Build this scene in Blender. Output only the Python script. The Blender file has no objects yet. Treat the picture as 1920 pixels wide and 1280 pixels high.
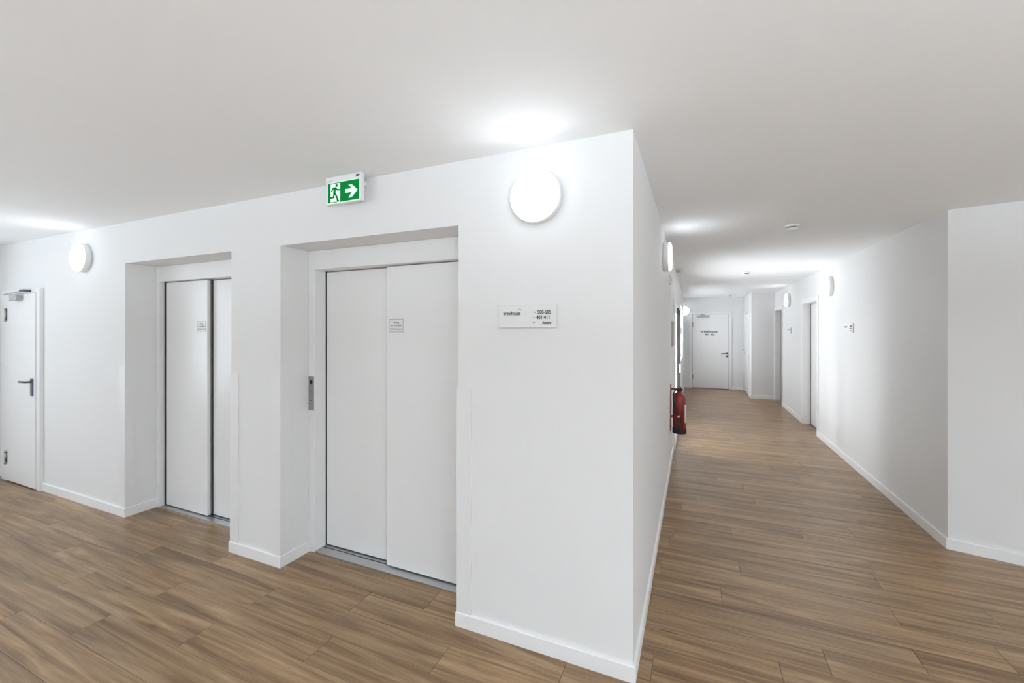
import bpy, bmesh, math, random
from mathutils import Vector, Matrix

random.seed(7)
scene = bpy.context.scene
COL = scene.collection
R = math.radians

# ------------------------------------------------------------------ camera
cam_d = bpy.data.cameras.new('camera')
cam = bpy.data.objects.new('camera', cam_d)
COL.objects.link(cam)
cam.location = (0.249, -1.94, 1.58)
cam.rotation_euler = (R(90), 0, R(23.45))
cam_d.sensor_width = 36
cam_d.lens = 785 / 1920 * 36
cam_d.shift_y = -23 / 1920
cam_d.clip_start = 0.05
scene.camera = cam

# ------------------------------------------------------------------ world / daylight / exposure
world = bpy.data.worlds.new('sky')
scene.world = world
world.use_nodes = True
world.node_tree.nodes['Background'].inputs[0].default_value = (0.93, 0.97, 1.0, 1)
world.node_tree.nodes['Background'].inputs[1].default_value = 0.78

def area(name, loc, rot, sx, sy, watts, col=(1, 1, 1)):
    d = bpy.data.lights.new(name, 'AREA')
    d.shape = 'RECTANGLE'; d.size = sx; d.size_y = sy; d.energy = watts; d.color = col
    o = bpy.data.objects.new(name, d); COL.objects.link(o)
    o.location = loc; o.rotation_euler = rot
    return o

DAY = (0.78, 0.90, 1.0)
DAYC = (0.90, 0.955, 1.0)
# sky light in the lobby's windows (left wall and the wall behind the camera)
area('sky_left', (-6.70, -2.35, 1.475), (R(90), 0, R(-90)), 2.9, 1.7, 29, DAY)
area('sky_rear', (-2.2, -4.70, 1.475), (R(90), 0, R(0)), 4.7, 1.7, 3, DAY)
area('sky_rear_right', (3.2, -4.70, 1.475), (R(90), 0, R(0)), 2.7, 1.7, 15, DAY)
# added upward area lights in place of bright ground outside, brightening the ceiling
area('ground_fill_left', (-8.5, -2.2, .05), (R(180), 0, 0), 3.0, 4.5, 120, DAY)
area('ground_fill_rear', (-2.2, -6.4, .05), (R(180), 0, 0), 6.5, 3.0, 330, DAY)
area('ground_fill_rear_right', (3.4, -6.4, .05), (R(180), 0, 0), 4.5, 3.0, 2600, DAY)
# daylight behind the glazed doors of the corridor
area('low_sky_corridor', (-3.4, 5.45, 1.35), (R(90), 0, R(-90)), 0.5, 2.2, 46, DAYC)
area('sky_corridor', (-.85, 4.45, 1.0), (R(90), 0, R(-52)), 1.7, 1.85, 26, DAYC)
area('ground_fill_corridor', (-1.8, 4.2, .05), (R(180), 0, 0), 2.8, 3.4, 360, DAYC)  # added upward light posing as ground bounce, to brighten the corridor
area('far_window_fill', (-.22, 8.5, 1.5), (R(90), 0, R(-90)), 2.1, 1.1, 27, DAYC)  # fill light for the invented window, added to brighten the corridor end

LAMP = 7.0
vs = scene.view_settings
vs.view_transform = 'Standard'
vs.look = 'None'
vs.gamma = 1.0
vs.use_curve_mapping = False
vs.exposure = 0.33
scene.cycles.max_bounces = 10
scene.cycles.diffuse_bounces = 7

# ------------------------------------------------------------------ materials
def srgb(r, g, b):
    f = lambda c: (c / 12.92 if c <= .04045 else ((c + .055) / 1.055) ** 2.4)
    return (f(r / 255), f(g / 255), f(b / 255), 1)

def mat(name, col, rough=.5, metal=0., spec=.5, bump=0., bscale=200., var=0., emit=0., coat=0.):
    m = bpy.data.materials.new(name); m.use_nodes = True
    nt = m.node_tree; b = nt.nodes['Principled BSDF']
    b.inputs['Base Color'].default_value = col
    b.inputs['Roughness'].default_value = rough
    b.inputs['Metallic'].default_value = metal
    b.inputs['Specular IOR Level'].default_value = spec
    b.inputs['Coat Weight'].default_value = coat
    b.inputs['Coat Roughness'].default_value = .25
    tc = nt.nodes.new('ShaderNodeTexCoord')
    if bump:
        n = nt.nodes.new('ShaderNodeTexNoise'); n.inputs['Scale'].default_value = bscale; n.inputs['Detail'].default_value = 3
        nt.links.new(tc.outputs['Object'], n.inputs['Vector'])
        bp = nt.nodes.new('ShaderNodeBump'); bp.inputs['Strength'].default_value = bump; bp.inputs['Distance'].default_value = .002
        nt.links.new(n.outputs['Fac'], bp.inputs['Height']); nt.links.new(bp.outputs['Normal'], b.inputs['Normal'])
    if var:
        n = nt.nodes.new('ShaderNodeTexNoise'); n.inputs['Scale'].default_value = 2.5; n.inputs['Detail'].default_value = 4
        nt.links.new(tc.outputs['Object'], n.inputs['Vector'])
        mx = nt.nodes.new('ShaderNodeMix'); mx.data_type = 'RGBA'
        mx.inputs[6].default_value = tuple(c * (1 - var) for c in col[:3]) + (1,)
        mx.inputs[7].default_value = tuple(min(1, c * (1 + var)) for c in col[:3]) + (1,)
        nt.links.new(n.outputs['Fac'], mx.inputs[0]); nt.links.new(mx.outputs[2], b.inputs['Base Color'])
    if emit:
        b.inputs['Emission Color'].default_value = col
        b.inputs['Emission Strength'].default_value = emit
    return m

def g(v): return (v, v, v, 1)
M = {}
M['wall'] = mat('wall_paint', g(.80), .65, spec=.25, bump=.12, bscale=90, var=.008)
M['ceil'] = mat('ceiling_paint', (.885, .893, .905, 1), .8, spec=.2, bump=.1, bscale=120, var=.008)
M['base'] = mat('baseboard_white', g(.86), .4, var=.005)
M['guard'] = mat('guard_white', g(.805), .4, var=.005)
M['door'] = mat('door_white', g(.84), .38, var=.006)
M['lift'] = mat('lift_door_white', g(.83), .27, spec=.55, var=.006)
M['liftframe'] = mat('lift_frame_white', g(.82), .4, var=.006)
M['dark'] = mat('dark_gap', g(.03), .6, var=.05)  # dark fill painting the shade in door gaps and sill grooves
M['gasket'] = mat('black_gasket_gap', g(.035), .55, var=.05)  # gaskets of the glazed doors, also painted shade in other door gaps
M['steel'] = mat('brushed_steel', g(.42), .32, metal=1., bump=.1, bscale=300, var=.05)
M['alu'] = mat('aluminium_sill', g(.55), .38, metal=.9, bump=.1, bscale=300, var=.05)
M['dsteel'] = mat('dark_steel', srgb(96, 98, 108), .35, metal=.8, var=.05)
M['plastic'] = mat('white_plastic', g(.82), .45, var=.005)
M['greyplastic'] = mat('grey_plastic', g(.45), .5, var=.02)
M['opal'] = mat('opal_glow', (.88, .95, 1, 1), .4, emit=LAMP, var=0)
M['signface'] = mat('sign_white', g(.78), .3, var=.004)
M['ink'] = mat('ink_black', g(.03), .6, var=.05)
M['inkgrey'] = mat('ink_grey', g(.28), .6, var=.05)
M['red'] = mat('extinguisher_red', srgb(146, 44, 40), .35, var=.03, coat=.3)
M['black'] = mat('black_rubber', g(.02), .5, var=.05)
M['exitgreen'] = mat('exit_green', srgb(0, 128, 56), .6, spec=.1, emit=.18)
M['exitwhite'] = mat('exit_pale', srgb(214, 240, 222), .4, emit=.35)
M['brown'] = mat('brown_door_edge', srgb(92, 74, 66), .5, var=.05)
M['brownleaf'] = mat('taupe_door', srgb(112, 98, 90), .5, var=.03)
M['labelpaper'] = mat('label_paper', g(.7), .6, var=.01)
M['ground'] = mat('subfloor', srgb(70, 56, 44), .7, var=.05)

gm = bpy.data.materials.new('clear_glass'); gm.use_nodes = True
gb = gm.node_tree.nodes['Principled BSDF']
gb.inputs['Transmission Weight'].default_value = 1; gb.inputs['Roughness'].default_value = 0.0; gb.inputs['IOR'].default_value = 1.02
M['glass'] = gm

def wood():
    m = bpy.data.materials.new('oak_vinyl_plank'); m.use_nodes = True
    nt = m.node_tree; N = nt.nodes; L = nt.links; b = N['Principled BSDF']
    tc = N.new('ShaderNodeTexCoord'); oi = N.new('ShaderNodeObjectInfo')
    mul = N.new('ShaderNodeVectorMath'); mul.operation = 'MULTIPLY'
    comb = N.new('ShaderNodeCombineXYZ')
    for i in range(3): L.new(oi.outputs['Random'], comb.inputs[i])
    L.new(comb.outputs[0], mul.inputs[0]); mul.inputs[1].default_value = (53.1, 27.7, 91.3)
    add = N.new('ShaderNodeVectorMath'); add.operation = 'ADD'
    L.new(tc.outputs['Object'], add.inputs[0]); L.new(mul.outputs[0], add.inputs[1])
    def mapped(sx, sy):
        mp = N.new('ShaderNodeMapping'); mp.inputs['Scale'].default_value = (sx, sy, 1)
        L.new(add.outputs[0], mp.inputs['Vector']); return mp
    def noise(sx, sy, detail, rough, dist):
        n = N.new('ShaderNodeTexNoise'); n.inputs['Scale'].default_value = 1
        n.inputs['Detail'].default_value = detail; n.inputs['Roughness'].default_value = rough; n.inputs['Distortion'].default_value = dist
        L.new(mapped(sx, sy).outputs[0], n.inputs['Vector']); return n
    broad = noise(.9, 19, 4, .6, 1.1)
    fine = noise(5, 120, 3, .6, .3)
    blot = noise(2.2, 9, 3, .6, .6)
    r1 = N.new('ShaderNodeValToRGB'); e = r1.color_ramp.elements
    e[0].position = .26; e[0].color = srgb(116, 87, 58)
    e[1].position = .77; e[1].color = srgb(197, 168, 131)
    x = e.new(.44); x.color = srgb(152, 120, 86)
    x = e.new(.56); x.color = srgb(175, 143, 106)
    L.new(broad.outputs['Fac'], r1.inputs[0])
    def mix(mode, fac, a, c):
        mx = N.new('ShaderNodeMix'); mx.data_type = 'RGBA'; mx.blend_type = mode
        if isinstance(fac, float): mx.inputs[0].default_value = fac
        else: L.new(fac, mx.inputs[0])
        L.new(a, mx.inputs[6])
        if isinstance(c, tuple): mx.inputs[7].default_value = c
        else: L.new(c, mx.inputs[7])
        return mx.outputs[2]
    rf = N.new('ShaderNodeValToRGB'); rf.color_ramp.elements[0].position = .3; rf.color_ramp.elements[0].color = g(.72)
    rf.color_ramp.elements[1].position = .65; rf.color_ramp.elements[1].color = g(1.0)
    L.new(fine.outputs['Fac'], rf.inputs[0])
    c = mix('MULTIPLY', .7, r1.outputs[0], rf.outputs[0])
    rb = N.new('ShaderNodeValToRGB'); rb.color_ramp.elements[0].position = .34; rb.color_ramp.elements[0].color = g(.66)
    rb.color_ramp.elements[1].position = .58; rb.color_ramp.elements[1].color = g(1.0)
    L.new(blot.outputs['Fac'], rb.inputs[0])
    c = mix('MULTIPLY', .5, c, rb.outputs[0])
    # knots
    vo = N.new('ShaderNodeTexVoronoi'); vo.inputs['Scale'].default_value = 1
    L.new(mapped(2.2, 6.5).outputs[0], vo.inputs['Vector'])
    rk = N.new('ShaderNodeValToRGB'); rk.color_ramp.elements[0].position = .02; rk.color_ramp.elements[0].color = g(.45)
    rk.color_ramp.elements[1].position = .13; rk.color_ramp.elements[1].color = g(1)
    L.new(vo.outputs['Distance'], rk.inputs[0])
    c = mix('MULTIPLY', .75, c, rk.outputs[0])
    # plank to plank tone
    rp = N.new('ShaderNodeValToRGB'); rp.color_ramp.elements[0].color = g(.84); rp.color_ramp.elements[1].color = g(1.02)
    L.new(oi.outputs['Random'], rp.inputs[0])
    c = mix('MULTIPLY', 1.0, c, rp.outputs[0])
    L.new(c, b.inputs['Base Color'])
    b.inputs['Roughness'].default_value = .32
    b.inputs['Specular IOR Level'].default_value = .5
    bp = N.new('ShaderNodeBump'); bp.inputs['Strength'].default_value = .12; bp.inputs['Distance'].default_value = .001
    L.new(fine.outputs['Fac'], bp.inputs['Height']); L.new(bp.outputs[0], b.inputs['Normal'])
    return m
M['wood'] = wood()

# ------------------------------------------------------------------ mesh helpers
class MB:
    def __init__(s): s.bm = bmesh.new(); s.mi = 0
    def _new(s, verts, faces):
        vs_ = [s.bm.verts.new(v) for v in verts]
        for f in faces:
            fc = s.bm.faces.new([vs_[i] for i in f]); fc.material_index = s.mi
        return vs_
    def box(s, x0, x1, y0, y1, z0, z1, bev=0.):
        vs_ = s._new([(x0, y0, z0), (x1, y0, z0), (x1, y1, z0), (x0, y1, z0), (x0, y0, z1), (x1, y0, z1), (x1, y1, z1), (x0, y1, z1)],
                     [(0, 3, 2, 1), (4, 5, 6, 7), (0, 1, 5, 4), (1, 2, 6, 5), (2, 3, 7, 6), (3, 0, 4, 7)])
        if bev:
            ed = set(e for v in vs_ for e in v.link_edges)
            bmesh.ops.bevel(s.bm, geom=list(ed), offset=bev, segments=2, affect='EDGES', profile=.5)
        return s
    def lathe(s, prof, cen=(0, 0, 0), axis='z', seg=40):
        rings = []
        for (r, h) in prof:
            ring = []
            for k in range(seg):
                a = 2 * math.pi * k / seg; u, v = max(r, 1e-5) * math.cos(a), max(r, 1e-5) * math.sin(a)
                p = (u, v, h) if axis == 'z' else ((u, -h, v) if axis == '-y' else (h, u, v))
                ring.append(s.bm.verts.new((p[0] + cen[0], p[1] + cen[1], p[2] + cen[2])))
            rings.append(ring)
        for a, b_ in zip(rings, rings[1:]):
            for k in range(seg):
                f = s.bm.faces.new((a[k], a[(k + 1) % seg], b_[(k + 1) % seg], b_[k])); f.smooth = True; f.material_index = s.mi
        for ring, rev in ((rings[0], True), (rings[-1], False)):
            f = s.bm.faces.new(ring[::-1] if rev else ring); f.material_index = s.mi
        return s
    def tube(s, pts, r, seg=10):
        pts = [Vector(p) for p in pts]; rings = []
        for i, p in enumerate(pts):
            t = (pts[min(i + 1, len(pts) - 1)] - pts[max(i - 1, 0)]).normalized()
            up = Vector((0, 0, 1)) if abs(t.z) < .9 else Vector((1, 0, 0))
            u = t.cross(up).normalized(); w = t.cross(u)
            rr = r[i] if isinstance(r, (list, tuple)) else r
            rings.append([s.bm.verts.new(p + u * rr * math.cos(2 * math.pi * k / seg) + w * rr * math.sin(2 * math.pi * k / seg)) for k in range(seg)])
        for a, b_ in zip(rings, rings[1:]):
            for k in range(seg):
                f = s.bm.faces.new((a[k], a[(k + 1) % seg], b_[(k + 1) % seg], b_[k])); f.smooth = True; f.material_index = s.mi
        for ring in (rings[0], rings[-1]):
            f = s.bm.faces.new(ring); f.material_index = s.mi
        return s
    def prism(s, poly, z0, z1):
        n = len(poly)
        s._new([(x, y, z0) for x, y in poly] + [(x, y, z1) for x, y in poly],
               [tuple(range(n))[::-1], tuple(range(n, 2 * n))] + [(i, (i + 1) % n, n + (i + 1) % n, n + i) for i in range(n)])
        return s
    def plate(s, poly, y0, y1):
        """polygon in the x-z plane, thickness along y"""
        n = len(poly)
        s._new([(x, y0, z) for x, z in poly] + [(x, y1, z) for x, z in poly],
               [tuple(range(n)), tuple(range(n, 2 * n))[::-1]] + [((i + 1) % n, i, n + i, n + (i + 1) % n) for i in range(n)])
        return s
    def stroke(s, pts, w, y0, y1):
        for (a, b_) in zip(pts, pts[1:]):
            a = Vector(a); b_ = Vector(b_); d = (b_ - a).normalized(); n = Vector((-d.y, d.x)) * w / 2; e = d * w * .3
            s.plate([tuple(a - e + n), tuple(a - e - n), tuple(b_ + e - n), tuple(b_ + e + n)], y0, y1)
        return s
    def text(s, txt, x, z, size, y, align='CENTER', bold=0., sx=1.):
        cu = bpy.data.curves.new('txt', 'FONT'); cu.body = txt; cu.size = size; cu.align_x = align; cu.align_y = 'CENTER'
        cu.offset = bold; cu.resolution_u = 3; cu.extrude = .0004
        o = bpy.data.objects.new('txt', cu); COL.objects.link(o)
        dg = bpy.context.evaluated_depsgraph_get()
        me = bpy.data.meshes.new_from_object(o.evaluated_get(dg))
        me.transform(Matrix.Translation((x, y, z)) @ Matrix.Rotation(R(90), 4, 'X') @ Matrix.Diagonal((sx, 1, 1, 1)))
        n0 = len(s.bm.faces); s.bm.from_mesh(me); s.bm.faces.ensure_lookup_table()
        for f in s.bm.faces[n0:]: f.material_index = s.mi
        bpy.data.objects.remove(o); bpy.data.curves.remove(cu); bpy.data.meshes.remove(me)
        return s
    def build(s, name, mats, parent=None, smooth=False):
        bmesh.ops.recalc_face_normals(s.bm, faces=s.bm.faces[:])
        me = bpy.data.meshes.new(name); s.bm.to_mesh(me); s.bm.free()
        for m in (mats if isinstance(mats, (list, tuple)) else [mats]): me.materials.append(M[m] if isinstance(m, str) else m)
        o = bpy.data.objects.new(name, me); COL.objects.link(o)
        if parent: o.parent = parent
        return o

def empty(name, loc, rz=0.):
    o = bpy.data.objects.new(name, None); COL.objects.link(o)
    o.empty_display_size = .05; o.location = loc; o.rotation_euler = (0, 0, R(rz)); return o
def tag(o, label, cat, group=None):
    o['label'] = label; o['category'] = cat
    if group: o['group'] = group
    return o
def struct(o, label=None):
    o['kind'] = 'structure'
    if label: o['label'] = label
    return o

# ------------------------------------------------------------------ plan constants
W = 1.93                          # corridor width
TANB = math.tan(R(14.4))
def zc(x, y):
    c = lambda v: max(0., min(1., v))
    return 2.477 - .037 * c(x / 1.93) - .035 * c((y - 4.5) / 4.5)
HT = 2.62
R1A, R1B = -4.145, -2.77          # lift recess by the side door
R2A, R2B = -2.27, -0.905          # lift recess by the corner
RD, RZ = .22, 2.135
XL, YR, XR = -6.6, -4.6, 5.5
YE, XP, YP = 10.43, 1.46, 9.03

# ------------------------------------------------------------------ floor
floor = MB().box(XL - .2, XR + .2, YR - .2, YE + .2, -.12, -.008).build('floor', 'ground')
struct(floor, 'oak-look plank floor in warm greyish brown')
PW, PL = .18, 1.22
known = {.749: .40, .569: 1.238, .389: .83, -.151: -.304, -.331: -.865, -.511: -2.673, -.691: -3.33, -.871: -2.71}
cache = {}
def plank_mesh(l, w):
    key = (round(l, 3), round(w, 3))
    if key not in cache:
        b = bmesh.new(); e = .0012; gp = .0006
        z0, z1, z2 = -.008, -.0012, 0.
        lo = [(gp, gp), (l - gp, gp), (l - gp, w - gp), (gp, w - gp)]
        hi = [(gp + e, gp + e), (l - gp - e, gp + e), (l - gp - e, w - gp - e), (gp + e, w - gp - e)]
        A = [b.verts.new((x, y, z0)) for x, y in lo]; B = [b.verts.new((x, y, z1)) for x, y in lo]; Cc = [b.verts.new((x, y, z2)) for x, y in hi]
        b.faces.new(Cc)
        for i in range(4):
            j = (i + 1) % 4
            b.faces.new((A[i], A[j], B[j], B[i])); b.faces.new((B[i], B[j], Cc[j], Cc[i]))
        bmesh.ops.recalc_face_normals(b, faces=b.faces[:])
        me = bpy.data.meshes.new('plank'); b.to_mesh(me); b.free(); me.materials.append(M['wood']); cache[key] = me
    return cache[key]
planks = []
def lay(x0, x1, y0, y1, off):
    s = off - math.ceil((off - x0) / PL) * PL
    while s < x1 - 1e-6:
        a, b_ = max(s, x0), min(s + PL, x1)
        if b_ - a > .01: planks.append((a, b_, y0, y1))
        s += PL
k0 = -11
y = .029 + PW * k0
while y < YE:
    ya, yb = y, y + PW
    off = None
    for kk, v in known.items():
        if abs(kk - y) < .01: off = v
    if off is None: off = random.uniform(0, PL)
    mid = (ya + yb) / 2
    if ya < -.16:
        lay(XL, 3.9, ya, yb, off)
    elif ya < 0:                      # the row that meets the lift wall
        lay(XL, 3.9, ya, .029, off)
    elif ya < 2.08:
        xm = min(3.9, W + max(0, 2.08 - ya) / TANB + .03)
        for (a, b_) in ((R1A, R1B), (R2A, R2B)):
            if ya < RD: lay(a, b_, ya, min(yb, RD + .004), off)
        lay(0, xm, ya, yb, off)
    elif mid < YP:
        lay(0, W + (.12 if (5.45 < mid < 6.5 or mid > 8.15) else 0), ya, yb, off)
    else:
        lay(0, XP, ya, min(yb, YE), off)
    y += PW
def px_size(p):
    cx, cy = (p[0] + p[1]) / 2 - .249, (p[2] + p[3]) / 2 + 1.94
    return -(math.hypot(cx, cy))
planks.sort(key=px_size, reverse=True)
for i, (a, b_, ya, yb) in enumerate(planks):
    o = bpy.data.objects.new('plank', plank_mesh(b_ - a, yb - ya)); COL.objects.link(o)
    o.location = (a, ya, 0); o.parent = floor
print('PLANKS', len(planks))
# the rest of the lobby floor behind the viewer, in the same planks
rest = MB()
y = .029 + PW * k0
while y > YR:
    s = XL - random.uniform(0, PL)
    while s < XR:
        rest.box(max(s, XL) + .001, min(s + PL, XR) - .001, max(y - PW, YR) + .001, y - .001, -.008, 0); s += PL
    y -= PW
y = .029 + PW * k0
while y < 1.2:
    s = 3.9
    while s < XR:
        rest.box(s + .001, min(s + PL, XR) - .001, y + .001, y + PW - .001, -.008, 0); s += PL
    y += PW
rest.box(3.9, XR, 1.2, 1.55, -.008, 0)
ro = rest.build('plank', 'wood', floor); ro['kind'] = 'stuff'

# ------------------------------------------------------------------ ceiling
cb = MB()
xs = [XL - .2, 0, W, XR + .2]; ys = [YR - .2, 4.5, 9.0, YE + .2]
for i in range(3):
    for j in range(3):
        q = [(xs[i], ys[j]), (xs[i + 1], ys[j]), (xs[i + 1], ys[j + 1]), (xs[i], ys[j + 1])]
        cb._new([(x, y_, zc(x, y_)) for x, y_ in q] + [(x, y_, 2.7) for x, y_ in q], [(0, 3, 2, 1), (4, 5, 6, 7)])
bmesh.ops.remove_doubles(cb.bm, verts=cb.bm.verts[:], dist=1e-4)
struct(cb.build('ceiling', 'ceil'), 'smooth white painted ceiling')

# ------------------------------------------------------------------ walls
w = MB()
w.box(XL - .2, R1A, 0, .5, 0, HT).box(R1B, R2A, 0, .5, 0, HT).box(R2B, 0, 0, .5, 0, HT)
for a, b_ in ((R1A, R1B), (R2A, R2B)):
    w.box(a, b_, 0, .5, RZ, HT)
    w.box(a, b_, .42, .5, 0, RZ)
struct(w.build('wall_front', 'wall'), 'white wall with two recessed lifts')
WY0, WY1, WZ = 3.86, 5.80, 1.97   # glazed doors in the corridor's left wall
w = MB().box(-.25, 0, .5, WY0, 0, HT).box(-.25, 0, WY1, 7.4, 0, HT).box(-.25, 0, 9.6, YE, 0, HT).box(-.25, 0, 7.4, 9.6, 0, .9).box(-.25, 0, 7.4, 9.6, 2.1, HT).box(-.25, 0, WY0, WY1, WZ, HT)
struct(w.build('wall_corridor_left', 'wall'), 'white corridor wall running back from the lift corner')
NA0, NA1, NB0, NB1 = 5.513, 6.469, 8.2, YP
w = MB().box(W, W + .3, NA1, NB0, 0, HT).box(W, W + .3, NA0, NA1, 2.03, HT).box(W, W + .3, NB0, NB1, 2.02, HT)
w.prism([(W, NA0), (W, 2.08), (XR + .2, 2.08 - (XR + .2 - W) * TANB), (XR + .2, 2.08 - (XR + .2 - W) * TANB + .3), (W + .3, 2.32), (W + .3, NA0)], 0, HT)
struct(w.build('wall_corridor_right', 'wall'), 'white right corridor wall with a corner bending towards the lobby')
w = MB().box(XP, W + .3, YP, YE, 0, HT)
struct(w.build('wall_corridor_offset', 'wall'), 'white wall stepping into the corridor near its end')
struct(MB().box(-.25, W + .3, YE, YE + .2, 0, HT).build('wall_end', 'wall'), 'white end wall of the corridor')
LW0, LW1, LZ0, LZ1 = -3.85, -.85, .6, 2.35
w = MB().box(XL - .2, XL, YR - .2, LW0, 0, HT).box(XL - .2, XL, LW1, .5, 0, HT).box(XL - .2, XL, LW0, LW1, 0, LZ0).box(XL - .2, XL, LW0, LW1, LZ1, HT)
struct(w.build('wall_left', 'wall'), 'white left wall of the lobby')
w = MB()
for a, b_ in ((XL, -4.6), (.2, 1.8), (4.6, XR)): w.box(a, b_, YR - .2, YR, 0, HT)
for a, b_ in ((-4.6, .2), (1.8, 4.6)): w.box(a, b_, YR - .2, YR, 0, LZ0).box(a, b_, YR - .2, YR, LZ1, HT)
struct(w.build('wall_rear', 'wall'), 'white wall behind the viewer')
struct(MB().box(XR, XR + .2, YR - .2, 1.6, 0, HT).build('wall_right', 'wall'), 'white right wall of the lobby')
# frames of the lobby windows (behind the viewer)
def lobby_window(name, x0, x1, fixed, alongx):
    e = struct(empty(name, (0, 0, 0)), 'white framed lobby window')
    m = MB()
    n = max(2, round((x1 - x0) / 1.2))
    def bar(a, b_, z0, z1):
        if alongx: m.box(a, b_, fixed - .09, fixed - .03, z0, z1)
        else: m.box(fixed - .09, fixed - .03, a, b_, z0, z1)
    for i in range(n + 1):
        p = x0 + (x1 - x0) * i / n; bar(max(x0, p - .03), min(x1, p + .03), LZ0, LZ1)
    bar(x0, x1, LZ0, LZ0 + .05); bar(x0, x1, LZ1 - .05, LZ1)
    m.build('window_frame', 'base', e)
lobby_window('window_2', LW0, LW1, XL, False)
lobby_window('window_3', -4.6, .2, YR, True)
lobby_window('window_4', 1.8, 4.6, YR, True)

# ------------------------------------------------------------------ baseboards
def run(name, pts, h=.075, t=.013):
    pts = [Vector(p) for p in pts]
    ns = []
    for a, b_ in zip(pts, pts[1:]):
        d = (b_ - a).normalized(); ns.append(Vector((d.y, -d.x)))
    out = []
    for i, p in enumerate(pts):
        if i == 0: n = ns[0]
        elif i == len(pts) - 1: n = ns[-1]
        else:
            s = ns[i - 1] + ns[i]; n = s / (s.dot(ns[i])) if s.dot(ns[i]) > .01 else ns[i]
        out.append(p + n * t)
    m = MB()
    for i in range(len(pts) - 1):
        a, b_, c, d = pts[i], pts[i + 1], out[i + 1], out[i]
        c2 = c + (b_ - c) * .25; d2 = d + (a - d) * .25
        m._new([(a.x, a.y, 0), (b_.x, b_.y, 0), (c.x, c.y, 0), (d.x, d.y, 0), (a.x, a.y, h), (b_.x, b_.y, h), (c2.x, c2.y, h), (d2.x, d2.y, h), (c.x, c.y, h - .004), (d.x, d.y, h - .004)],
               [(3, 2, 8, 9), (9, 8, 6, 7), (7, 6, 5, 4), (0, 3, 9, 7, 4), (2, 1, 5, 6, 8), (0, 1, 5, 4)])
    struct(m.build(name, 'base'), 'low white baseboard')
run('baseboard_front_left', [(-5.60, 0), (R1A, 0), (R1A, RD)])
run('baseboard_front_middle', [(R1B, RD), (R1B, 0), (R2A, 0), (R2A, RD)])
run('baseboard_front_right', [(R2B, RD), (R2B, 0), (0, 0), (0, WY0 - .01)])
run('baseboard_corridor_left', [(0, WY1 + .01), (0, YE), (.135, YE)])
run('baseboard_end', [(1.17, YE), (XP, YE)])
run('baseboard_offset', [(XP, 9.33), (XP, YP), (W + .02, YP)])
run('baseboard_corridor_right', [(W, NB0 - .045), (W, NA1 + .045)])
run('baseboard_right', [(W, NA0 - .01), (W, 2.08), (XR, 2.08 - (XR - W) * TANB), (XR, YR), (XL, YR), (XL, 0)])

# ------------------------------------------------------------------ corner guards on the lift recess edges
def guard(name, x, sgn, label):
    t, wd, z0, z1 = .007, .08, .076, 1.267
    m = MB()
    # sgn=+1: wall continues to the right of the edge, recess to the left
    if sgn > 0: m.prism([(x - t, -t), (x + wd, -t), (x + wd, 0), (x, 0), (x, .06), (x - t, .06)], z0, z1)
    else: m.prism([(x + t, -t), (x - wd, -t), (x - wd, 0), (x, 0), (x, .06), (x + t, .06)], z0, z1)
    struct(m.build(name, 'guard'), label)
guard('trim_1', R2B, 1, 'white corner guard right of the nearer lift')
guard('trim_2', R2A, -1, 'white corner guard left of the nearer lift')
guard('trim_3', R1B, 1, 'white corner guard right of the farther lift')
guard('trim_4', R1A, -1, 'white corner guard left of the farther lift')

# ------------------------------------------------------------------ lifts
def notice(parent, x, z, y):
    w_, h_ = .118, .088
    m = MB(); m.box(x, x + w_, y - .0012, y, z - h_, z)
    m.mi = 1; b = .0035; yy = y - .0018
    m.box(x + .002, x + w_ - .002, yy, y - .0012, z - b, z - .001); m.box(x + .002, x + w_ - .002, yy, y - .0012, z - h_ + .001, z - h_ + b)
    m.box(x + .001, x + b, yy, y - .0012, z - h_ + .001, z - .001); m.box(x + w_ - b, x + w_ - .001, yy, y - .0012, z - h_ + .001, z - .001)
    for i, (t, sx) in enumerate((('Aufzug', 1), ('im Brandfall', 1), ('nicht benutzen', .97))):
        m.text(t, x + w_ / 2, z - .022 - .0225 * i, .0172, y - .0016, bold=.0002, sx=sx)
    n = m.build('notice_sticker', ['signface', 'inkgrey'], parent); n['label'] = 'small white sticker with black border and three lines of German text'
    return n

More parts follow.
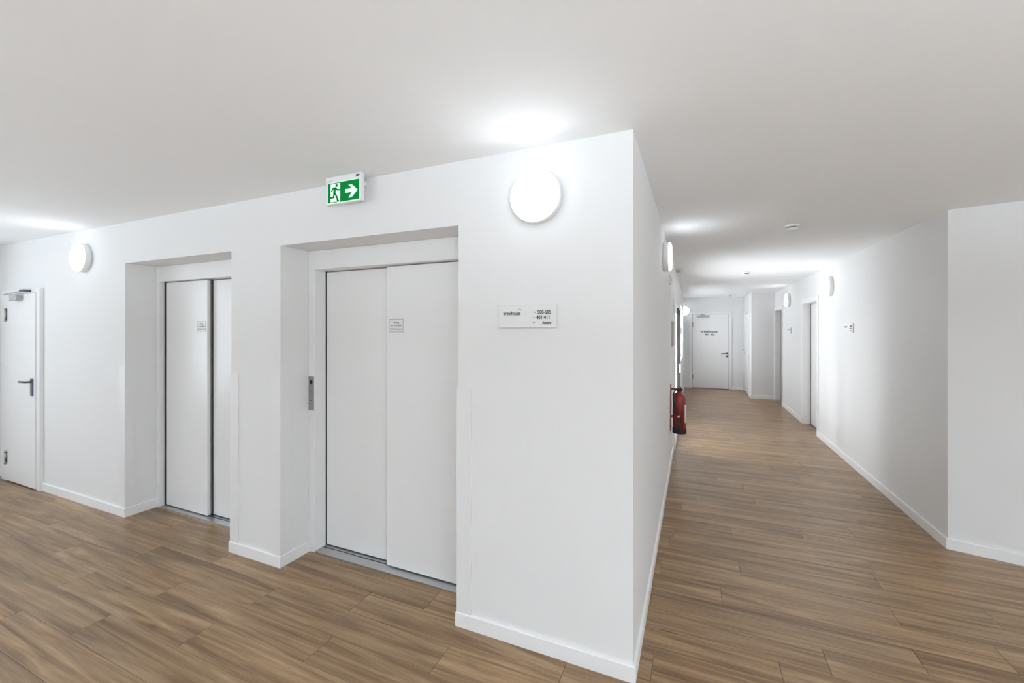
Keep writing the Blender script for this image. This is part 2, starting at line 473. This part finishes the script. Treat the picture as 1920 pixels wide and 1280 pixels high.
def lift(a, b_, rear_left, label, jl, gap, yf, yrr, split, nx, call):
    e = tag(empty('elevator', (a, 0, 0)), label, 'elevator', 'lifts in the white wall')
    wd = b_ - a
    jr = wd - .06
    f = MB()
    f.box(.001, jl, RD, .40, .0, RZ - .001, .002)
    f.box(jr, wd - .001, RD, .40, .0, RZ - .001, .002)
    f.box(jl, jr, RD, .40, 2.0, RZ - .001, .002)
    f.build('door_frame', 'liftframe', e)
    MB().box(jl, jr, .40, .418, 0, 2.0).build('shaft_shade_sheet', 'dark', e)  # dark sheet putting the shaft's shade behind the panels
    th = MB().box(jl, jr, RD, .40, 0.0005, .010, .001).build('threshold', 'alu', e)
    for gy in (yf + .012, yrr + .012):
        MB().box(jl + .005, jr - .005, gy, gy + .008, .0098, .0106).build('groove', 'dark', th)
    pl = (jl + gap, split + (.04 if rear_left else 0)); pr_ = (split - (0 if rear_left else .04), jr - .004)
    yl, yr_ = (yrr, yf) if rear_left else (yf, yrr)
    p1 = MB().box(pl[0], pl[1], yl, yl + .026, .018, 1.994, .0015).build('door_panel', 'lift', e)
    p2 = MB().box(pr_[0], pr_[1], yr_, yr_ + .026, .018, 1.994, .0015).build('door_panel', 'lift', e)
    sw = .004 if rear_left else .015
    MB().box(jl + .0005, jl + sw, yl - .004, yl + .02, .012, 1.999).build('dark_gap_fill', 'gasket', e)  # black strip painting the shade of the gap beside the jamb
    if not rear_left: MB().box(split + .0005, split + .016, yrr - .006, yrr, .012, 1.999).build('dark_gap_fill', 'gasket', e)  # black strip painting the dark gap between the two panels
    notice(p2 if rear_left else p1, nx, 1.648, yf)
    if call:
        c = MB().box(.006, .056, RD - .004, RD, 1.005, 1.245, .001).build('call_panel', 'steel', e)
        MB().box(.020, .042, RD - .006, RD - .0035, 1.190, 1.218).build('display', 'black', c)
        MB().lathe([(.010, 0), (.010, .004), (.008, .005)], (.031, RD - .004, 1.150), '-y', 20).build('button', 'steel', c)
        MB().lathe([(.010, 0), (.010, .004), (.008, .005)], (.031, RD - .004, 1.110), '-y', 20).build('button', 'steel', c)
        MB().lathe([(.004, 0), (.004, .002)], (.031, RD - .004, 1.075), '-y', 12).build('key_switch', 'black', c)
        c['label'] = 'brushed steel call panel with black display'
    return e
lift(R2A, R2B, True, 'nearer white lift with a steel call panel on its left frame', .060, .005, .278, .322, .652, .652 + .018, True)
lift(R1A, R1B, False, 'farther white lift next to the side door, two dark vertical gaps', .052, .018, .262, .302, .655, .52, False)

# ------------------------------------------------------------------ doors
def lever(parent, x, z, y, dirx, plate_h=.17, mat_='dsteel', rosette=False):
    h = MB()
    if rosette:
        h.lathe([(.026, 0), (.026, .008), (.022, .010)], (x, y, z), '-y', 24)
        h.lathe([(.026, 0), (.026, .008), (.022, .010)], (x, y, z - .075), '-y', 24)
        h.box(x - .006, x + .006, y - .012, y - .009, z - .088, z - .064)
    else:
        h.box(x - .021, x + .021, y - .010, y, z - plate_h + .03, z + .03, .003)
    h.tube([(x, y, z), (x, y - .035, z), (x + dirx * .012, y - .050, z), (x + dirx * .05, y - .053, z), (x + dirx * .125, y - .053, z - .002), (x + dirx * .135, y - .045, z - .002)], .0095, 10)
    return h.build('handle', mat_, parent)

def hinge(parent, x, z, y):
    h = MB(); h.lathe([(.0085, -.065), (.0085, .065)], (x, y, z), 'z', 14)
    h.lathe([(.011, -.07), (.011, -.05)], (x, y, z), 'z', 14).lathe([(.011, .05), (.011, .07)], (x, y, z), 'z', 14)
    h.box(x, x + .022, y + .004, y + .008, z - .06, z + .06)
    return h.build('hinge', 'steel', parent)

# side door at the far left of the lift wall
d1 = struct(empty('door_1', (-6.10, 0, 0)), 'white side door with dark lever handle at the far left')
fr = MB(); t = .03
fr.box(.435, .50, -t, .0, 0, 1.985, .002).box(-.36, -.235, -t, 0, 0, 1.985, .002).box(-.235, .435, -t, 0, 1.94, 1.985, .002)
fr.build('door_frame', 'door', d1)
MB().box(-.235, .435, -.006, -.001, .0, 1.94).build('dark_gap_fill', 'dark', d1)
lf = MB().box(-.231, .431, -.036, -.006, .012, 1.936, .002).build('door_leaf', 'door', d1)
lever(lf, .372, 1.062, -.036, -1)
hinge(lf, -.212, 1.73, -.043); hinge(lf, -.212, .25, -.043)
cl = MB().box(.01, .16, -.085, -.036, 1.868, 1.925, .004).build('door_closer', 'greyplastic', lf)
MB().tube([(-.13, -.075, 1.935), (.30, -.075, 1.958)], .006, 8).build('closer_arm', 'greyplastic', cl)
MB().box(.235, .325, -.085, -.030, 1.950, 1.972, .003).build('closer_bracket', 'dsteel', cl)
MB().box(-.15, -.07, -.045, -.036, 1.872, 1.879).build('closer_plate', 'greyplastic', cl)

# fire door on the corridor's end wall
d2 = struct(empty('door_2', (.655, YE, 0)), 'white door at the corridor end with black lettering')
fr = MB(); fr.box(.44, .51, -.03, 0, 0, 2.03, .002).box(-.51, -.44, -.03, 0, 0, 2.03, .002).box(-.44, .44, -.03, 0, 1.985, 2.03, .002)
fr.build('door_frame', 'door', d2)
MB().box(-.44, .44, -.006, -.001, 0, 1.985).build('dark_gap_fill', 'dark', d2)
lf = MB().box(-.434, .434, -.034, -.006, .012, 1.98, .002).build('door_leaf', 'door', d2)
lever(lf, .40, .945, -.034, -1, mat_='dsteel', rosette=True)
hinge(lf, -.434, 1.70, -.041); hinge(lf, -.434, .30, -.041)
cl = MB().box(-.33, -.02, -.085, -.034, 1.895, 1.945, .005).build('door_closer', 'greyplastic', lf)
MB().box(-.24, -.13, -.088, -.04, 1.95, 1.985, .003).build('closer_arm', 'greyplastic', cl)
MB().text('brewhouse', -.03, 1.515, .098, -.0345, bold=.002, sx=.92).build('lettering', 'ink', lf)
MB().text('401-406', -.01, 1.432, .072, -.0345, bold=.0016).build('lettering', 'ink', lf)

# recessed doors in the right corridor wall
def niche_door(name, y0, y1, top, label, edge):
    wd = y1 - y0
    e = struct(empty(name, (W, (y0 + y1) / 2, 0), -90), label)
    hw = wd / 2; dp = .115
    f = MB()
    for s in (-1, 1):
        x0, x1 = sorted((s * (hw - .03), s * hw)); f.box(x0, x1, -.012, dp + .05, 0, top - .001, .001)
        if not (edge == 'brown' and s < 0):
            x0, x1 = sorted((s * (hw + .045), s * hw)); f.box(x0, x1, -.012, -.001, 0, top + .045, .001)
    f.box(-hw + .03, hw - .03, -.012, dp + .05, top - .031, top - .001, .001)
    f.box(-hw if edge != 'brown' else -hw + .012, hw, -.012, -.001, top, top + .045, .001)
    f.build('door_frame', 'door', e)
    MB().box(-hw + .03, hw - .03, dp + .03, dp + .049, 0, top - .031).build('dark_gap_fill', 'brown' if edge == 'brown' else 'dark', e)
    MB().box(-hw + .031, -hw + .060, dp - .012, dp + .02, .0, top - .032).build('gap_shade_strip', 'gasket', e)  # black strip standing in for the shaded gap beside the leaf
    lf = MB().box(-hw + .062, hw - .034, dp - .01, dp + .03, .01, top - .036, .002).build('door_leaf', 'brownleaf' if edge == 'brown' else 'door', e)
    lever(lf, hw - .10, 1.05, dp - .01, -1, mat_='steel', rosette=True)
niche_door('door_3', NA0, NA1, 2.03, 'white recessed door in the right wall nearest to the lobby', 'dark')
niche_door('door_4', NB0, NB1, 2.02, 'recessed door in the right wall beside the stepped wall', 'brown')
# door on the stepped wall
d5 = struct(empty('door_5', (XP, 9.86, 0), -90), 'narrow-looking white door on the stepped wall near the corridor end')
fr = MB(); fr.box(.44, .505, -.03, 0, 0, 2.02, .002).box(-.505, -.44, -.03, 0, 0, 2.02, .002).box(-.44, .44, -.03, 0, 1.975, 2.02, .002)
fr.build('door_frame', 'door', d5)
MB().box(-.44, .44, -.005, -.001, 0, 1.975).build('dark_gap_fill', 'dark', d5)
lf = MB().box(-.434, .434, -.018, -.005, .012, 1.97, .002).build('door_leaf', 'door', d5)
lever(lf, -.37, 1.05, -.018, 1, mat_='steel', rosette=True)

# glazed doors in the left corridor wall
w1 = struct(empty('window_1', (0, WY0, 0), 90), 'white framed glazed doors in the left corridor wall')
L_ = WY1 - WY0
fr = MB()
fr.box(0, .06, -.015, .12, 0, WZ, .002).box(L_ - .06, L_, -.015, .12, 0, WZ, .002).box(.06, L_ - .06, -.015, .12, WZ - .07, WZ, .002)
fr.build('window_frame', 'door', w1)
for i, (a, b_) in enumerate(((.063, L_ / 2 - .003), (L_ / 2 + .003, L_ - .063))):
    s = MB().box(a, a + .09, -.03, .03, .01, WZ - .075, .003).box(b_ - .09, b_, -.03, .03, .01, WZ - .075, .003)
    s.box(a + .09, b_ - .09, -.03, .03, .01, .14, .003).box(a + .09, b_ - .09, -.03, .03, WZ - .17, WZ - .075, .003)
    lf = s.build('door_leaf', 'door', w1)
    MB().box(a + .09, b_ - .09, -.004, .004, .14, WZ - .17).build('glass_pane', 'glass', lf)
    MB().box(a + (.57 if i == 0 else .41), a + (.60 if i == 0 else .44), -.052, -.03, .25 if i == 0 else .12, WZ - .09).build('gasket', 'gasket', lf)
    MB().box(a + (.57 if i == 0 else .41) + .03, a + (.60 if i == 0 else .44) + .04, -.055, .0, .14, WZ - .09).build('mullion', 'door', lf)
hd = MB().box(L_ / 2 - .06, L_ / 2 - .02, -.075, -.03, .93, 1.06, .004); hd.build('lock_case', 'plastic', w1)
MB().box(L_ - .12, L_ - .02, -.07, -.03, 1.50, 1.60, .004).build('hinge', 'greyplastic', w1)

w5 = struct(empty('added_window', (0, 7.4, .9), 90), 'invented window near the end of the left corridor wall, added to light it')
f = MB().box(0, .05, .10, .16, 0, 1.2).box(2.15, 2.2, .10, .16, 0, 1.2).box(.05, 2.15, .10, .16, 0, .05).box(.05, 2.15, .10, .16, 1.15, 1.2).box(1.08, 1.12, .10, .16, .05, 1.15)
f.build('window_frame', 'base', w5)  # frame of an added window, there only to let light into the corridor end
MB().box(.05, 1.08, .127, .133, .05, 1.15).build('glass_pane', 'glass', w5)
MB().box(1.12, 2.15, .127, .133, .05, 1.15).build('glass_pane', 'glass', w5)

# ------------------------------------------------------------------ wall lamps
def lamp(loc, rz, label):
    e = tag(empty('wall_lamp', loc, rz), label, 'lamp', 'round opal wall lamps')
    MB().lathe([(.118, .0), (.1265, .003), (.1265, .047), (.1235, .050)], (0, 0, 0), '-y', 48).build('base', 'plastic', e)
    r = .128
    prof = [(.116, .046), (.1235, .0485), (.1255, .052)]
    for k in range(1, 9):
        a = k / 8 * math.pi / 2; prof.append((.1255 - .03 + .03 * math.cos(a), .052 + .020 * math.sin(a)))
    prof += [(.06, .0745), (.02, .0765), (.001, .077)]
    MB().lathe(prof, (0, 0, 0), '-y', 48).build('diffuser', 'opal', e)
    return e
lamp((-.452, 0, 2.222), 0, 'large round glowing lamp above the info sign on the lift wall')
lamp((-4.80, 0, 2.222), 0, 'round glowing lamp between the side door and the farther lift')
lamp((0, 2.02, 2.222), 90, 'half-seen glowing lamp on the left corridor wall above the extinguisher')
lamp((W, 4.86, 2.148), -90, 'round glowing lamp on the right wall between recessed door and info sign')
lamp((W, 7.50, 2.136), -90, 'round glowing lamp on the right wall between the two recessed doors')
lamp((.02, YE, 2.08), 0, 'small partly hidden glowing lamp beside the end door')
# lamp further along the angled wall, lighting the ceiling at the right edge
ax = 3.35
lamp((ax, 2.08 - (ax - W) * TANB, 2.20), -14.4, 'round glowing lamp further along the angled right wall')

# ------------------------------------------------------------------ smoke detectors
def smoke(x, y, label):
    z = zc(x, y)
    e = tag(empty('smoke_detector', (x, y, z)), label, 'smoke detector', 'ceiling smoke detectors')
    MB().lathe([(.052, 0.004), (.054, -.004), (.054, -.016), (.050, -.018)], (0, 0, 0), 'z', 32).build('base', 'plastic', e)
    MB().lathe([(.030, -.017), (.030, -.027)], (0, 0, 0), 'z', 32).build('sensor_slot', 'dsteel', e)
    b = MB().lathe([(.040, -.026), (.046, -.028), (.044, -.038), (.030, -.046), (.001, -.047)], (0, 0, 0), 'z', 32).build('cap', 'plastic', e)
smoke(1.01, 2.24, 'nearest white smoke detector on the corridor ceiling')
smoke(.99, 5.35, 'middle white smoke detector on the corridor ceiling')
smoke(1.05, 9.5, 'farthest white smoke detector near the end door')

# ------------------------------------------------------------------ exit sign
e = tag(empty('exit_sign', (-1.755, -.10, 0), 0), 'green and white emergency exit sign with right arrow hung at the ceiling', 'sign')
SW, Z0, Z1 = .272, 2.314, 2.476
MB().box(0, SW, 0, .028, Z0, Z1, .003).build('housing', 'plastic', e)
MB().box(.05, SW - .05, .028, .10, Z1 - .05, Z1 - .02, .003).build('wall_bracket', 'plastic', e)
gx0, gx1, gz0, gz1 = .020, SW - .012, Z0 + .008, Z1 - .040
gw, gh = gx1 - gx0, gz1 - gz0
pn = MB().box(gx0 - .005, gx1 + .003, -.0015, .001, gz0 - .004, gz1 + .004); pn.build('light_panel', 'exitwhite', e)
G = lambda u, v: (gx0 + u * gw, gz0 + v * gh)
m = MB(); y0, y1 = -.0028, -.0014
def rect(u0, u1, v0, v1): m.plate([G(u0, v0), G(u1, v0), G(u1, v1), G(u0, v1)], y0, y1)
rect(0, .085, 0, 1); rect(.405, .56, 0, 1); rect(.955, 1, 0, 1); rect(.085, .405, .965, 1); rect(.085, .30, 0, .035)
# green field around the white arrow
rect(.56, .955, .80, 1); rect(.56, .955, 0, .13)
sh0, sh1, tip = .40, .60, .955
m.plate([G(.56, .13), G(.655, .13), G(.765, sh0), G(.56, sh0)], y0, y1)
m.plate([G(.56, sh1), G(.765, sh1), G(.655, .80), G(.56, .80)], y0, y1)
m.plate([G(.765, .80), G(.955, .465), G(.955, .80)], y0, y1)
m.plate([G(.765, .13), G(.955, .13), G(.955, .465)], y0, y1)
m.build('pictogram', 'exitgreen', e)
m = MB()
hx, hz = G(.285, .86)
m.plate([(hx + .0085 * math.cos(a), hz + .0085 * math.sin(a)) for a in [i * math.pi / 8 for i in range(16)]], y0, y1)
P = lambda *uv: [G(u, v) for u, v in uv]
m.stroke(P((.23, .72), (.215, .50)), .017, y0, y1)
m.stroke(P((.25, .75), (.17, .73), (.125, .60)), .0085, y0, y1)
m.stroke(P((.25, .74), (.31, .63), (.39, .62)), .0085, y0, y1)
m.stroke(P((.205, .50), (.19, .28), (.10, .27)), .0105, y0, y1)
m.stroke(P((.22, .50), (.29, .28), (.32, .08), (.35, .07)), .0105, y0, y1)
m.build('running_figure', 'exitgreen', e)
m = MB(); m.box(SW - .036, SW - .024, -.001, .001, Z1 - .024, Z1 - .010); m.box(SW - .022, SW - .012, -.001, .001, Z1 - .020, Z1 - .012)
m.build('test_button', 'ink', e)
MB().box(.012, .055, -.0006, .001, Z1 - .034, Z1 - .020).build('print', 'labelpaper', e)

# thin fitting hung edge-on under the corridor ceiling
zz = zc(.09, 5.0)
e = tag(empty('emergency_light', (.09, 5.0, zz), 0), 'thin white panel hanging edge-on from the corridor ceiling by the left wall', 'emergency light')
MB().box(-.006, .006, -.14, .14, -.17, -.03, .002).build('panel', 'plastic', e)
MB().box(-.02, .02, -.10, .10, -.032, .003, .003).build('ceiling_mount', 'plastic', e)

# ------------------------------------------------------------------ wall signs
def info_sign(loc, rz, wd, hh, label, big):
    e = tag(empty('info_sign', loc, rz), label, 'sign', 'white direction signs')
    t = .014
    MB().box(0, wd, -t, -.003, 0, hh, .001).build('board', 'signface', e)
    MB().box(.004, wd - .004, -.003, 0, .004, hh - .004).build('backing', 'greyplastic', e)
    k = wd / .307; y_ = -t - .0003
    for t_, x_, z_, sz, bo, sx in (('brewhouse', .074, .63, .0262, .0005, .80), ('500-505', .245, .665, .0250, .0006, .85), ('401-411', .240, .44, .0250, .0006, .85), ('Ausgang', .258, .225, .0165, .0004, .82)):
        MB().text(t_, x_ * k, hh * z_, sz * k, y_, bold=bo, sx=sx).build('lettering', 'ink', e)
    for zf, d in ((.665, 1), (.44, -1), (.225, -1)):
        zq = hh * zf; xq = .194 * k
        MB().plate([(xq - d * .008, zq - .0007), (xq + d * .004, zq - .0007), (xq + d * .002, zq - .0045), (xq + d * .009, zq), (xq + d * .002, zq + .0045), (xq + d * .004, zq + .0007), (xq - d * .008, zq + .0007)][::d], y_ - .0004, y_).build('arrow', 'inkgrey', e)
    arc = [R(v) for v in range(20, 161, 10)]
    P_ = lambda rr: [(.115 + rr * math.cos(a), hh * .70 + rr * 1.2 * math.sin(a)) for a in arc]
    MB().plate(P_(.0125) + P_(.0110)[::-1], y_ - .0004, y_).build('swoosh', 'inkgrey', e)
    MB().box(.222 * k, .275 * k, y_ - .0004, y_, hh * .135, hh * .145).build('underline', 'inkgrey', e)
    MB().box(.030 * k, .118 * k, y_ - .0004, y_, hh * .525, hh * .532).build('strapline', 'inkgrey', e)
info_sign((-.661, 0, 1.588), 0, .307, .112, 'white direction sign with room numbers on the lift wall', True)
info_sign((W, 4.30, 1.537), -90, .30, .114, 'white direction sign on the right wall near the window light', False)
info_sign((W, 7.61, 1.500), -90, .28, .110, 'small distant sign on the right wall between the recessed doors', False)
e = tag(empty('framed_notice', (0, 3.50, 1.364), 90), 'framed notice on the left corridor wall above the fire extinguisher', 'notice')
f = MB(); wd, hh = .33, .314
f.box(0, wd, -.018, 0, 0, .012).box(0, wd, -.018, 0, hh - .012, hh).box(0, .012, -.018, 0, .012, hh - .012).box(wd - .012, wd, -.018, 0, .012, hh - .012)
f.build('frame', 'greyplastic', e)
MB().box(.012, wd - .012, -.008, 0, .012, hh - .012).build('sheet', 'signface', e)
e = tag(empty('alarm_box', (0, 3.02, 2.08), 90), 'small grey box high on the left corridor wall behind the lamp', 'alarm box')
MB().box(0, .09, -.022, 0, 0, .10, .003).build('body', 'plastic', e)
MB().box(.02, .07, -.024, -.022, .03, .07).build('grille', 'greyplastic', e)

# ------------------------------------------------------------------ fire extinguisher
e = tag(empty('fire_extinguisher', (.098, 3.30, .375)), 'red fire extinguisher hanging on the left corridor wall', 'fire extinguisher')
r = .073
MB().lathe([(.02, .045), (r, .05), (r, .40), (r - .004, .425), (r - .016, .447), (r - .034, .462), (.028, .472), (.024, .49), (.001, .49)], (0, 0, 0), 'z', 36).build('cylinder', 'red', e)
MB().lathe([(r - .002, 0), (r + .004, .004), (r + .004, .060), (r - .002, .064)], (0, 0, 0), 'z', 36).build('foot_ring', 'black', e)
v = MB().lathe([(.024, .485), (.026, .49), (.026, .515), (.020, .52), (.020, .535)], (0, 0, 0), 'z', 20)
v.box(-.018, .018, -.03, .03, .505, .53, .003); v.build('valve', 'black', e)
hl = MB(); hl.box(-.010, .010, -.10, .02, .545, .557, .003).box(-.010, .010, -.085, .02, .528, .536, .002); hl.build('carry_handle', 'red', e)
MB().lathe([(.014, 0), (.014, .012)], (.026, 0, .505), 'x', 18).build('gauge', 'steel', e)
MB().tube([(-.02, -.02, .51), (-.045, -.05, .50), (-.062, -.072, .46), (-.060, -.082, .40), (-.050, -.084, .33), (-.035, -.087, .27), (-.018, -.090, .225), (-.008, -.092, .20)], .0095, 10).build('hose', 'black', e)
nz = MB().tube([(-.008, -.092, .205), (-.004, -.094, .17), (0, -.095, .12), (.002, -.095, .055)], [.011, .014, .018, .021], 14); nz.build('nozzle', 'black', e)
MB().tube([(-.009, -.0915, .218), (-.007, -.0925, .200)], .0135, 14).build('collar', 'plastic', e)
MB().tube([(-.030, -.080, .245), (.02, -.088, .16), (.035, -.084, .26)], .007, 8).build('nozzle_clip', 'black', e)
lb = MB()
pts = [(math.cos(R(a)) * (r + .0008), math.sin(R(a)) * (r + .0008)) for a in range(-40, 61, 10)]
for p, q in zip(pts, pts[1:]):
    lb._new([(p[0], p[1], .13), (q[0], q[1], .13), (q[0], q[1], .34), (p[0], p[1], .34)], [(0, 1, 2, 3)])
lb.build('label', 'labelpaper', e)
MB().box(-.098, -.088, -.03, .03, .02, .56).box(-.09, -.06, -.02, .02, .18, .20).box(-.09, -.02, -.012, .012, .50, .52).build('wall_bracket', 'red', e)
